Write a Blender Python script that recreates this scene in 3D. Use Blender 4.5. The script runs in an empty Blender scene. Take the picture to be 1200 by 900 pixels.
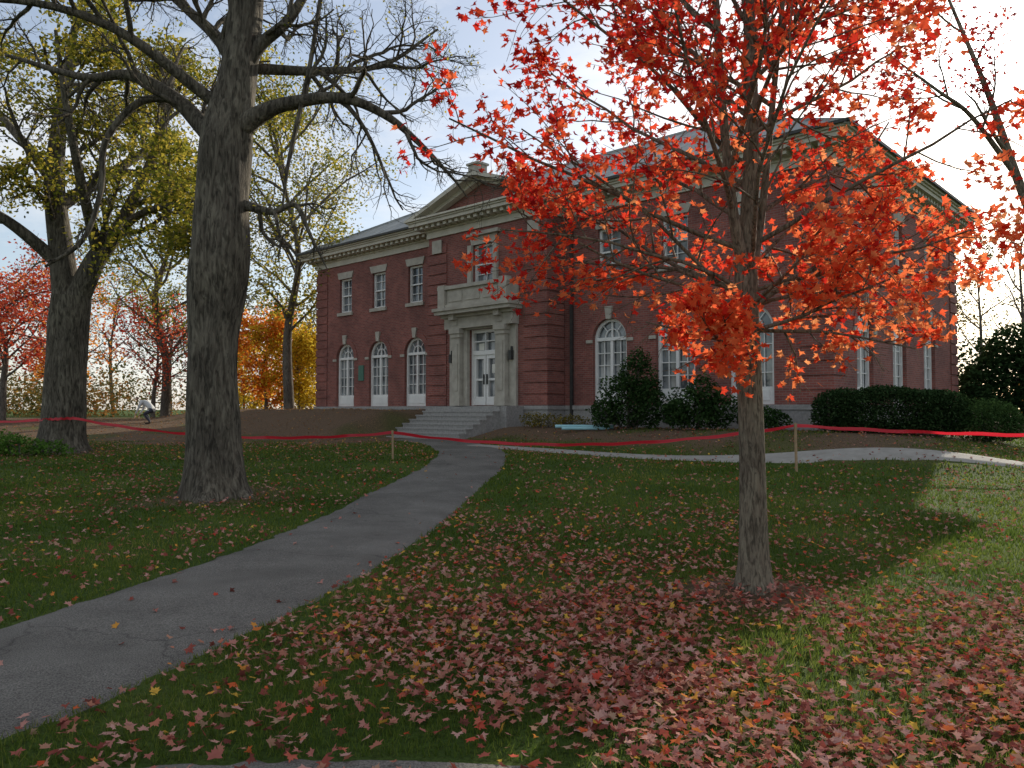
import bpy, math, random
import numpy as np
from mathutils import Vector
random.seed(7); rng=np.random.default_rng(11)
scene=bpy.context.scene
col=scene.collection
scene.view_settings.view_transform='Standard'
try: scene.view_settings.look='None'
except Exception: pass
scene.view_settings.exposure=0

# ------------------------------------------------------------------ helpers
def ss(a,b,x):
    t=np.clip((np.asarray(x,float)-a)/(b-a),0,1); return t*t*(3-2*t)
_ng=rng.random((64,64))
def vnoise(x,y):
    x=np.asarray(x,float); y=np.asarray(y,float)
    xi=np.floor(x).astype(int); yi=np.floor(y).astype(int); fx=x-xi; fy=y-yi
    fx=fx*fx*(3-2*fx); fy=fy*fy*(3-2*fy)
    a=_ng[xi%64,yi%64]; b=_ng[(xi+1)%64,yi%64]; c=_ng[xi%64,(yi+1)%64]; d=_ng[(xi+1)%64,(yi+1)%64]
    return (a*(1-fx)+b*fx)*(1-fy)+(c*(1-fx)+d*fx)*fy
def link(o,parent=None):
    col.objects.link(o)
    if parent: o.parent=parent
    return o
def empty(name,loc=(0,0,0),rz=0):
    e=bpy.data.objects.new(name,None); e.empty_display_size=.3; e.location=loc; e.rotation_euler=(0,0,rz); return link(e)
def mesh_np(name,V,loops,starts,mat,parent=None,rnd=None,smooth=False,attr=None):
    me=bpy.data.meshes.new(name)
    V=np.ascontiguousarray(V,dtype=np.float32); loops=np.ascontiguousarray(loops,dtype=np.int32); starts=np.ascontiguousarray(starts,dtype=np.int32)
    me.vertices.add(len(V)); me.vertices.foreach_set('co',V.ravel())
    me.loops.add(len(loops)); me.loops.foreach_set('vertex_index',loops)
    me.polygons.add(len(starts)); me.polygons.foreach_set('loop_start',starts)
    me.update(calc_edges=True)
    me.polygons.foreach_set('use_smooth',np.full(len(starts),smooth,dtype=bool))
    if rnd is not None:
        a=me.attributes.new('rnd','FLOAT','FACE'); a.data.foreach_set('value',np.ascontiguousarray(rnd,dtype=np.float32))
    if attr is not None:
        for k,v in attr.items():
            a=me.attributes.new(k,'FLOAT','POINT'); a.data.foreach_set('value',np.ascontiguousarray(v,dtype=np.float32))
    if mat: me.materials.append(mat)
    return link(bpy.data.objects.new(name,me),parent)

class MB:
    def __init__(s): s.v=[]; s.f=[]
    def face(s,pts):
        i=len(s.v); s.v+= [tuple(p) for p in pts]; s.f.append(tuple(range(i,i+len(pts))))
    def hexa(s,p):
        for q in ((0,3,2,1),(4,5,6,7),(0,1,5,4),(1,2,6,5),(2,3,7,6),(3,0,4,7)): s.face([p[k] for k in q])
    def box(s,x0,x1,y0,y1,z0,z1):
        s.hexa([(x0,y0,z0),(x1,y0,z0),(x1,y1,z0),(x0,y1,z0),(x0,y0,z1),(x1,y0,z1),(x1,y1,z1),(x0,y1,z1)])
    def obj(s,name,mat,parent=None,merge=False):
        me=bpy.data.meshes.new(name); me.from_pydata(s.v,[],s.f)
        uv=me.uv_layers.new(name='UVMap')
        for p in me.polygons:
            n=p.normal
            for li in p.loop_indices:
                c=me.vertices[me.loops[li].vertex_index].co
                if abs(n.z)>.97: u=(c.x,c.y)
                elif abs(n.x)>abs(n.y): u=(c.y+.11,c.z)
                else: u=(c.x,c.z)
                uv.data[li].uv=u
        me.materials.append(mat)
        return link(bpy.data.objects.new(name,me),parent)

# ------------------------------------------------------------------ materials
def newmat(name):
    m=bpy.data.materials.new(name); m.use_nodes=True; nt=m.node_tree
    b=nt.nodes['Principled BSDF']; return m,nt,b
def N(nt,t,**k):
    n=nt.nodes.new(t)
    for a,v in k.items():
        if a in n.inputs: n.inputs[a].default_value=v
        else: setattr(n,a,v)
    return n
def ramp(nt,stops,interp='LINEAR'):
    r=nt.nodes.new('ShaderNodeValToRGB'); cr=r.color_ramp; cr.interpolation=interp
    cr.elements[0].position=stops[0][0]; cr.elements[0].color=(*stops[0][1],1)
    cr.elements[1].position=stops[-1][0]; cr.elements[1].color=(*stops[-1][1],1)
    for p,c in stops[1:-1]:
        e=cr.elements.new(p); e.color=(*c,1)
    return r
def simple(name,c1,c2,scale=4,rough=.8,bump=.2,bscale=None,mscale=(1,1,1),spec=.3,detail=6,bdist=.02):
    m,nt,b=newmat(name); L=nt.links
    tc=N(nt,'ShaderNodeTexCoord'); mp=N(nt,'ShaderNodeMapping'); mp.inputs['Scale'].default_value=mscale
    L.new(tc.outputs['Object'],mp.inputs['Vector'])
    n=N(nt,'ShaderNodeTexNoise',Scale=scale,Detail=detail,Roughness=.6); L.new(mp.outputs[0],n.inputs['Vector'])
    r=ramp(nt,[(.3,c1),(.7,c2)]); L.new(n.outputs['Fac'],r.inputs[0]); L.new(r.outputs[0],b.inputs['Base Color'])
    b.inputs['Roughness'].default_value=rough; b.inputs['Specular IOR Level'].default_value=spec
    if bump:
        n2=N(nt,'ShaderNodeTexNoise',Scale=bscale or scale*3,Detail=6); L.new(mp.outputs[0],n2.inputs['Vector'])
        bp=N(nt,'ShaderNodeBump',Strength=bump,Distance=bdist); L.new(n2.outputs['Fac'],bp.inputs['Height']); L.new(bp.outputs[0],b.inputs['Normal'])
    return m
def brick_mat(name,c1,c2,mortar,bw=.21,bh=.075):
    m,nt,b=newmat(name); L=nt.links
    uv=N(nt,'ShaderNodeUVMap')
    br=N(nt,'ShaderNodeTexBrick',Scale=1.0); br.inputs['Brick Width'].default_value=bw; br.inputs['Row Height'].default_value=bh
    br.inputs['Mortar Size'].default_value=.008; br.inputs['Color1'].default_value=(*c1,1); br.inputs['Color2'].default_value=(*c2,1); br.inputs['Mortar'].default_value=(*mortar,1)
    L.new(uv.outputs[0],br.inputs['Vector'])
    n=N(nt,'ShaderNodeTexNoise',Scale=.7,Detail=8,Roughness=.7); L.new(uv.outputs[0],n.inputs['Vector'])
    r=ramp(nt,[(.3,(.55,.55,.57)),(.7,(1.2,1.15,1.15))]); L.new(n.outputs['Fac'],r.inputs[0])
    mx=N(nt,'ShaderNodeMix',data_type='RGBA',blend_type='MULTIPLY'); mx.inputs[0].default_value=1
    L.new(br.outputs['Color'],mx.inputs[6]); L.new(r.outputs[0],mx.inputs[7]); L.new(mx.outputs[2],b.inputs['Base Color'])
    bp=N(nt,'ShaderNodeBump',Strength=.5,Distance=.01,invert=True); L.new(br.outputs['Fac'],bp.inputs['Height']); L.new(bp.outputs[0],b.inputs['Normal'])
    b.inputs['Roughness'].default_value=.85; return m
def leaf_mat(name,stops,trans=.45,rough=.55):
    m,nt,b=newmat(name); L=nt.links; nt.nodes.remove(b)
    at=N(nt,'ShaderNodeAttribute',attribute_name='rnd'); r=ramp(nt,stops); L.new(at.outputs['Fac'],r.inputs[0])
    d=N(nt,'ShaderNodeBsdfDiffuse'); L.new(r.outputs[0],d.inputs['Color'])
    if trans<=0: L.new(d.outputs[0],nt.nodes['Material Output'].inputs['Surface']); return m
    tr=N(nt,'ShaderNodeBsdfTranslucent'); L.new(r.outputs[0],tr.inputs['Color'])
    mx=N(nt,'ShaderNodeMixShader'); mx.inputs[0].default_value=trans
    L.new(d.outputs[0],mx.inputs[1]); L.new(tr.outputs[0],mx.inputs[2]); L.new(mx.outputs[0],nt.nodes['Material Output'].inputs['Surface'])
    return m
def bark_mat(name,c1,c2,c3,vs=9,bd=.05):
    m,nt,b=newmat(name); L=nt.links
    tc=N(nt,'ShaderNodeTexCoord'); mp=N(nt,'ShaderNodeMapping'); mp.inputs['Scale'].default_value=(1,1,.2)
    L.new(tc.outputs['Object'],mp.inputs['Vector'])
    n=N(nt,'ShaderNodeTexNoise',Scale=vs,Detail=10,Roughness=.7,Distortion=1.2); L.new(mp.outputs[0],n.inputs['Vector'])
    n3=N(nt,'ShaderNodeTexNoise',Scale=1.3,Detail=4); L.new(tc.outputs['Object'],n3.inputs['Vector'])
    v=N(nt,'ShaderNodeTexNoise',Scale=vs*2.2,Detail=5,Distortion=.8); L.new(mp.outputs[0],v.inputs['Vector'])
    r=ramp(nt,[(.3,c1),(.5,c2),(.72,c3)]); L.new(n.outputs['Fac'],r.inputs[0])
    rv=ramp(nt,[(.38,(.3,.3,.3)),(.52,(1,1,1))]); L.new(v.outputs['Fac'],rv.inputs[0])
    r3=ramp(nt,[(.3,(.7,.7,.67)),(.7,(1.2,1.22,1.12))]); L.new(n3.outputs['Fac'],r3.inputs[0])
    mx=N(nt,'ShaderNodeMix',data_type='RGBA',blend_type='MULTIPLY'); mx.inputs[0].default_value=.8
    L.new(r.outputs[0],mx.inputs[6]); L.new(rv.outputs[0],mx.inputs[7])
    m3=N(nt,'ShaderNodeMix',data_type='RGBA',blend_type='MULTIPLY'); m3.inputs[0].default_value=1
    L.new(mx.outputs[2],m3.inputs[6]); L.new(r3.outputs[0],m3.inputs[7]); L.new(m3.outputs[2],b.inputs['Base Color'])
    ad=N(nt,'ShaderNodeMath',operation='ADD'); L.new(n.outputs['Fac'],ad.inputs[0]); L.new(v.outputs['Fac'],ad.inputs[1])
    bp=N(nt,'ShaderNodeBump',Strength=1,Distance=bd); L.new(ad.outputs[0],bp.inputs['Height']); L.new(bp.outputs[0],b.inputs['Normal'])
    b.inputs['Roughness'].default_value=.9; b.inputs['Specular IOR Level'].default_value=.15; return m

M_brick=brick_mat('brick',(.20,.060,.047),(.30,.098,.073),(.25,.18,.155))
M_brick2=brick_mat('brick_band',(.22,.062,.048),(.31,.098,.073),(.25,.18,.155))
M_stone=simple('limestone',(.34,.31,.26),(.50,.47,.40),3,.8,.15)
M_granite=simple('granite',(.24,.235,.225),(.38,.365,.345),12,.75,.15)
M_cornice=simple('painted_cornice',(.48,.45,.37),(.62,.58,.48),2,.6,.05)
M_white=simple('white_paint',(.70,.70,.67),(.82,.81,.78),3,.45,.03)
M_slate=brick_mat('slate',(.30,.33,.32),(.40,.42,.40),(.18,.19,.19),.3,.2)
M_dark=simple('dark_metal',(.03,.03,.03),(.06,.06,.055),6,.5,.05)
M_plaque=simple('verdigris_plaque',(.05,.14,.10),(.08,.2,.15),9,.5,.1)
m,nt,b=newmat('window_glass'); 
n=N(nt,'ShaderNodeTexNoise',Scale=1.3,Detail=3); tc=N(nt,'ShaderNodeTexCoord'); nt.links.new(tc.outputs['Object'],n.inputs['Vector'])
r=ramp(nt,[(.35,(.05,.06,.07)),(.65,(.28,.30,.31))]); nt.links.new(n.outputs['Fac'],r.inputs[0]); nt.links.new(r.outputs[0],b.inputs['Base Color'])
b.inputs['Roughness'].default_value=.06; b.inputs['Specular IOR Level'].default_value=.8; M_glass=m
M_paper=simple('paper',(.7,.68,.6),(.8,.78,.7),5,.8,0)
M_wood=simple('stake_wood',(.3,.2,.12),(.42,.3,.18),10,.8,.2)
M_conc=simple('concrete',(.24,.23,.205),(.34,.33,.30),3,.9,.25,40)
M_oakbark=bark_mat('furrowed_bark',(.05,.043,.035),(.14,.12,.10),(.26,.23,.19),9,.05)
M_maplebark=bark_mat('maple_bark',(.11,.09,.07),(.20,.17,.135),(.30,.27,.21),22,.010)
M_greybark=bark_mat('grey_bark',(.08,.068,.06),(.15,.13,.115),(.23,.20,.18),14,.02)

def asphalt():
    m,nt,b=newmat('asphalt'); L=nt.links
    tc=N(nt,'ShaderNodeTexCoord'); 
    n=N(nt,'ShaderNodeTexNoise',Scale=1.1,Detail=8,Roughness=.65); L.new(tc.outputs['Object'],n.inputs['Vector'])
    g=N(nt,'ShaderNodeTexNoise',Scale=110,Detail=3); L.new(tc.outputs['Object'],g.inputs['Vector'])
    r=ramp(nt,[(.3,(.095,.09,.080)),(.7,(.17,.163,.146))]); L.new(n.outputs['Fac'],r.inputs[0])
    rg=ramp(nt,[(.35,(.45,.45,.45)),(.65,(1.55,1.55,1.55))]); L.new(g.outputs['Fac'],rg.inputs[0])
    mx=N(nt,'ShaderNodeMix',data_type='RGBA',blend_type='MULTIPLY'); mx.inputs[0].default_value=.85
    L.new(r.outputs[0],mx.inputs[6]); L.new(rg.outputs[0],mx.inputs[7])
    wn=N(nt,'ShaderNodeTexNoise',Scale=1.6,Detail=4); L.new(tc.outputs['Object'],wn.inputs['Vector'])
    add=N(nt,'ShaderNodeVectorMath',operation='ADD'); L.new(tc.outputs['Object'],add.inputs[0])
    sc=N(nt,'ShaderNodeVectorMath',operation='SCALE'); sc.inputs['Scale'].default_value=.6; L.new(wn.outputs['Color'],sc.inputs[0]); L.new(sc.outputs[0],add.inputs[1])
    v=N(nt,'ShaderNodeTexVoronoi',Scale=.42,feature='DISTANCE_TO_EDGE'); L.new(add.outputs[0],v.inputs['Vector'])
    rv=ramp(nt,[(.0,(.45,.45,.45)),(.006,(1,1,1))]); L.new(v.outputs['Distance'],rv.inputs[0])
    m2=N(nt,'ShaderNodeMix',data_type='RGBA',blend_type='MULTIPLY'); m2.inputs[0].default_value=.7
    L.new(mx.outputs[2],m2.inputs[6]); L.new(rv.outputs[0],m2.inputs[7]); L.new(m2.outputs[2],b.inputs['Base Color'])
    bp=N(nt,'ShaderNodeBump',Strength=.6,Distance=.01); L.new(g.outputs['Fac'],bp.inputs['Height']); L.new(bp.outputs[0],b.inputs['Normal'])
    b.inputs['Roughness'].default_value=.9; b.inputs['Specular IOR Level'].default_value=.2; return m
M_asph=asphalt()

# ------------------------------------------------------------------ terrain
CX,CY=-.445,31.5; AX,AY=.733,-.681; NX,NY=-.681,-.733
MX,MY=2.03,6.6
def uv_of(x,y):
    dx=x-CX; dy=y-CY; return dx*AX+dy*AY, dx*NX+dy*NY
def height(x,y):
    x=np.asarray(x,float); y=np.asarray(y,float); u,v=uv_of(x,y)
    base=.5*ss(9,27,y)+.55*ss(27,38,y)
    left=ss(-1.6,-2.6,u)*ss(-24,-16,u); right=ss(1.6,2.6,u)
    hl=(1.58-base)*ss(7.6,3.6,v)*left
    hr=np.maximum(.98-base,0)*ss(5.2,2.0,v)*right*ss(20,14,u)
    h=base+hl+hr
    h=h+.09*np.exp(-(((x-MX)**2+(y-MY)**2)/.30))
    h=h+.04*(vnoise(x*.35+9,y*.35+4)-.5)*ss(0,6,y)
    h=h+.12*(vnoise(x*.9+2,y*.9+8)-.5)*ss(8.5,5,v)*left
    return h
def pl_dist(x,y,P):
    d=np.full(np.shape(x),1e9)
    for a,b_ in zip(P[:-1],P[1:]):
        a=np.array(a); b_=np.array(b_); ab=b_-a; t=np.clip(((x-a[0])*ab[0]+(y-a[1])*ab[1])/(ab@ab),0,1)
        d=np.minimum(d,np.hypot(x-a[0]-ab[0]*t,y-a[1]-ab[1]*t))
    return d
def catmull(P,n=8):
    P=[np.array(p,float) for p in P]; P=[2*P[0]-P[1]]+P+[2*P[-1]-P[-2]]; out=[]
    for i in range(1,len(P)-2):
        for k in range(n):
            t=k/n; out.append(.5*((2*P[i])+(-P[i-1]+P[i+1])*t+(2*P[i-1]-5*P[i]+4*P[i+1]-P[i+2])*t*t+(-P[i-1]+3*P[i]-3*P[i+1]+P[i+2])*t**3))
    out.append(P[-2]); return np.array(out)
path_c=catmull([(-5.6,-.6),(-4.6,1.2),(-3.75,3.2),(-2.95,5.2),(-2.28,8),(-1.9,11),(-1.48,15),(-1.1,19),(-1.2,22.3),(-2.1,25.6),(-3.35,27.9)],20)
walk_c=catmull([(-1.2,24.3),(2.3,21.3),(6.2,19.2),(11.3,17.4),(18,15.6),(40,10)],10)
side_c=catmull([(-4.4,2.2),(-3.0,2.75),(-1.5,3.02),(0,3.02),(1.3,2.4),(3,.6)],16)

def strip(name,C,w,mat,lift,thick=.05,edge=.03):
    T=np.gradient(C,axis=0); T/=np.linalg.norm(T,axis=1)[:,None]; Nn=np.stack([-T[:,1],T[:,0]],1)
    K=9; offs=np.linspace(-w/2,w/2,K); V=[]
    for i,c in enumerate(C):
        for k,o in enumerate(offs):
            oo=o
            if k in(0,K-1): oo=o+rng.normal(0,edge)+.12*(float(vnoise(c[0]*1.7+k,c[1]*1.7))-.5)
            p=c+Nn[i]*oo; V.append((p[0],p[1],float(height(p[0],p[1]))+lift-(thick if k in (0,K-1) else 0)))
    F=[(i*K+k,i*K+k+1,(i+1)*K+k+1,(i+1)*K+k) for i in range(len(C)-1) for k in range(K-1)]
    return mesh_np(name,np.array(V),np.array(F).ravel(),np.arange(len(F))*4,mat,smooth=True)
strip('asphalt_path',path_c,1.97,M_asph,.035)
strip('asphalt_path',side_c,1.2,M_asph,.027)
strip('concrete_walkway',walk_c,.75,M_conc,.045)

def gcoords(lo,hi,step,flo,fhi):
    c=list(np.arange(lo,hi+1e-6,step)); s=step; x=hi
    while x<fhi: s*=1.25; x+=s; c.append(x)
    s=step; x=lo
    while x>flo: s*=1.25; x-=s; c.insert(0,x)
    return np.array(c)
gx=gcoords(-26,24,.3,-900,900); gy=gcoords(-4,44,.3,-300,1500)
GX,GY=np.meshgrid(gx,gy); H=height(GX,GY)
def dirtf(x,y):
    u,v=uv_of(x,y); nz=vnoise(x*.8+3,y*.8)-.5
    d=ss(24.3,26.0,y+nz*2)*ss(1.5,0,u)*ss(60,46,y)
    d=np.maximum(d,ss(8.6,7.4,v+nz)*ss(-1,-2,u)*ss(-24,-18,u))
    d=np.maximum(d,ss(4.6,3.6,v+nz)*ss(1,2,u)*ss(18,15,u))
    d=d*(1-.55*ss(.55,.75,vnoise(x*.5+13,y*.7+5)))
    d=np.maximum(d,ss(.95,.55,np.hypot(x-MX,(y-MY))+nz*.5))
    for p in ((-5.1,13.5),(-12.7,22)): d=np.maximum(d,.7*ss(1.6,.8,np.hypot(x-p[0],y-p[1])+nz*.6))
    return d
D=dirtf(GX,GY)
nxn=len(gx); nyn=len(gy)
idx=np.arange(nxn*nyn).reshape(nyn,nxn)
Q=np.stack([idx[:-1,:-1],idx[:-1,1:],idx[1:,1:],idx[1:,:-1]],-1).reshape(-1,4)
def ground_mat():
    m,nt,b=newmat('lawn_and_soil'); L=nt.links
    tc=N(nt,'ShaderNodeTexCoord')
    n=N(nt,'ShaderNodeTexNoise',Scale=.55,Detail=9,Roughness=.7); L.new(tc.outputs['Object'],n.inputs['Vector'])
    f=N(nt,'ShaderNodeTexNoise',Scale=28,Detail=6,Roughness=.7); L.new(tc.outputs['Object'],f.inputs['Vector'])
    g=ramp(nt,[(.3,(.035,.068,.014)),(.5,(.06,.10,.022)),(.72,(.11,.135,.035))]); L.new(n.outputs['Fac'],g.inputs[0])
    fr=ramp(nt,[(.3,(.45,.45,.4)),(.7,(1.4,1.4,1.3))]); L.new(f.outputs['Fac'],fr.inputs[0])
    d=ramp(nt,[(.3,(.06,.045,.033)),(.5,(.13,.092,.062)),(.62,(.22,.135,.08)),(.75,(.13,.11,.065))]); L.new(f.outputs['Fac'],d.inputs[0])
    mg=N(nt,'ShaderNodeMix',data_type='RGBA',blend_type='MULTIPLY'); mg.inputs[0].default_value=1
    L.new(g.outputs[0],mg.inputs[6]); L.new(fr.outputs[0],mg.inputs[7])
    at=N(nt,'ShaderNodeAttribute',attribute_name='dirt')
    mx=N(nt,'ShaderNodeMix',data_type='RGBA'); L.new(at.outputs['Fac'],mx.inputs[0]); L.new(mg.outputs[2],mx.inputs[6]); L.new(d.outputs[0],mx.inputs[7])
    L.new(mx.outputs[2],b.inputs['Base Color']); b.inputs['Roughness'].default_value=.95; b.inputs['Specular IOR Level'].default_value=.1
    bp=N(nt,'ShaderNodeBump',Strength=.8,Distance=.05); L.new(f.outputs['Fac'],bp.inputs['Height']); L.new(bp.outputs[0],b.inputs['Normal']); return m
mesh_np('ground',np.stack([GX,GY,H],-1).reshape(-1,3),Q.ravel(),np.arange(len(Q))*4,ground_mat(),smooth=True,attr={'dirt':D.ravel()})

# ------------------------------------------------------------------ grass
def onpave(x,y,m=0):
    return (pl_dist(x,y,path_c[::4])<.95+m)|(pl_dist(x,y,walk_c[::2])<.37+m)|(pl_dist(x,y,side_c[::3])<.6+m)
def grass():
    P=[]
    for y0,y1,den,w,hh in ((2.2,5,3300,.0035,.045),(5,9,1800,.005,.045),(9,15,650,.009,.05),(15,27,170,.018,.055)):
        A=(y1-y0)*(1.5*(y0+y1)/2+3); n=int(A*den)
        y=rng.uniform(y0,y1,n); x=rng.uniform(-1,1,n)*(.75*y+1.5)
        k=(~onpave(x,y,-.05))&(rng.random(n)>dirtf(x,y)*.95)&(rng.random(n)<.45+.75*vnoise(x*1.3,y*1.3))
        x=x[k];y=y[k]; P.append(np.stack([x,y,np.full(len(x),w),np.full(len(x),hh)],1))
    P=np.concatenate(P); n=len(P); x,y,w,hh=P.T; z=height(x,y)
    a=rng.uniform(0,2*np.pi,n); hh=hh*rng.uniform(.5,1.25,n)*(.75+.6*vnoise(x*.9+31,y*.9)); ln=hh*rng.uniform(.1,.9,n); b_=rng.uniform(0,2*np.pi,n)
    dx=np.cos(a)*w; dy=np.sin(a)*w
    v=np.stack([np.stack([x-dx,y-dy,z-.005],1),np.stack([x+dx,y+dy,z-.005],1),np.stack([x+np.cos(b_)*ln,y+np.sin(b_)*ln,z+hh],1)],1).reshape(-1,3)
    m=leaf_mat('grass_blades',[(0,(.05,.088,.016)),(.4,(.10,.155,.027)),(.8,(.18,.225,.045)),(1,(.34,.29,.10))],.5)
    r=np.clip(rng.random(n)*.7+.5*(vnoise(x*.7+5,y*.7)-.3),0,1)
    mesh_np('grass',v,np.arange(3*n),np.arange(n)*3,m,rnd=r)
grass()

# ------------------------------------------------------------------ leaves
half=[(.15,.62),(.33,.70),(.29,.42),(.80,.58),(.60,.27),(.52,.1),(.66,-.14),(.28,-.1)]
tmpl_m=np.array([(0,1,0)]+[(a,b_,.0) for a,b_ in half]+[(0,-.04,0)]+[(-a,b_,0) for a,b_ in half[::-1]],float)
tmpl_m[:,2]=.3*np.abs(tmpl_m[:,0])-.15*tmpl_m[:,1]**2
h2=[(.17,.52),(.75,.6),(.38,.15),(.6,-.18)]
tmpl_s=np.array([(0,1,0)]+[(a,b_,0) for a,b_ in h2]+[(0,0,0)]+[(-a,b_,0) for a,b_ in h2[::-1]],float)
tmpl_s[:,2]=.25*np.abs(tmpl_s[:,0])
tmpl_o=np.array([(0,1,0),(.4,.45,.08),(0,-.1,0),(-.4,.45,.08)],float)
def leaves(name,P,size,tmpl,mat,parent=None,flat=0,rnd=None):
    P=np.asarray(P,float); n=len(P)
    nrm=rng.normal(0,1,(n,3))
    if flat: nrm=nrm*flat+np.array([0,0,1.])
    else: nrm[:,2]=np.abs(nrm[:,2])+.4
    nrm/=np.linalg.norm(nrm,axis=1)[:,None]
    a=np.cross(nrm,rng.normal(0,1,(n,3))); a/=np.linalg.norm(a,axis=1)[:,None]; b_=np.cross(nrm,a)
    s=np.asarray(size)*np.ones(n); m=len(tmpl)
    t=tmpl[None]*np.array([1,1,1.])+0
    curl=rng.uniform(-1.2,2.0,n)[:,None]; asp=rng.uniform(.75,1.1,n)[:,None,None]
    V=P[:,None,:]+s[:,None,None]*(t[:,:,0:1]*asp*a[:,None]+t[:,:,1:2]*b_[:,None]+(t[:,:,2]*curl)[:,:,None]*nrm[:,None])
    return mesh_np(name,V.reshape(-1,3),np.arange(n*m),np.arange(n)*m,mat,parent,rnd=rng.random(n) if rnd is None else rnd)

def fallen():
    n=420000; y=2.3+(26-2.3)*rng.random(n)**1.0; x=rng.uniform(-1,1,n)*(.75*y+1.5)
    area=(26-2.3)*(1.5*14.1+3) ; wgt=(.75*y+1.5)/(.75*14.1+1.5)
    d=18+560*np.exp(-(((x-.2)/2.5)**2+((y-4.2)/2.0)**2))+380*np.exp(-(((x-3.2)/2.5)**2+((y-4.5)/2.0)**2))+150*np.exp(-(((x-1.0)/2.7)**2+((y-7.3)/2.1)**2))
    d+=34*np.exp(-(((x+6)/4)**2+((y-11)/5)**2))+26*np.exp(-(((x-6)/5)**2+((y-11)/4)**2))+36*np.exp(-(((x-1)/3.5)**2+((y-10.5)/3)**2))
    d*=.2+1.6*vnoise(x*1.1+7,y*1.1+2)**1.4
    pd=pl_dist(x,y,path_c[::4]); inp=pd<.93; ins=(pl_dist(x,y,side_c[::3])<.6)
    edge=ss(.55,.95,pd)
    d=np.where(inp,d*(.02+.3*edge**3)+.6,d); d=np.where(ins&~inp,d*.5,d)
    k=rng.random(n)<d*area/n*wgt
    x=x[k];y=y[k]; z=height(x,y)+np.where(onpave(x,y),.045,rng.uniform(.02,.06,k.sum()))
    far=ss(7,20,y)
    s=rng.uniform(.026,.054,len(x))*(1+.25*far)
    m=leaf_mat('fallen_leaf',[(0,(.14,.05,.04)),(.18,(.32,.085,.065)),(.36,(.46,.20,.165)),(.55,(.54,.32,.27)),(.68,(.40,.16,.11)),(.80,(.42,.27,.18)),(.90,(.56,.07,.045)),(.96,(.62,.28,.06)),(1,(.68,.46,.08))],.22)
    leaves('fallen_leaves',np.stack([x,y,z],1),s,tmpl_m,m,flat=.38)
    n=16000; x=rng.uniform(-24,16,n); y=rng.uniform(19,42,n); u,v=uv_of(x,y)
    k=(v>.6)&((np.abs(u)>2)|(v>4.6))&~onpave(x,y)&(rng.random(n)<.3+vnoise(x*.8,y*.8)); x=x[k];y=y[k]
    m2=leaf_mat('leaf_litter',[(0,(.14,.08,.04)),(.5,(.34,.19,.09)),(.8,(.46,.18,.08)),(1,(.55,.36,.08))],.2)
    leaves('leaf_litter',np.stack([x,y,height(x,y)+.03],1),rng.uniform(.045,.08,len(x)),tmpl_o,m2,flat=.35)
fallen()

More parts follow.
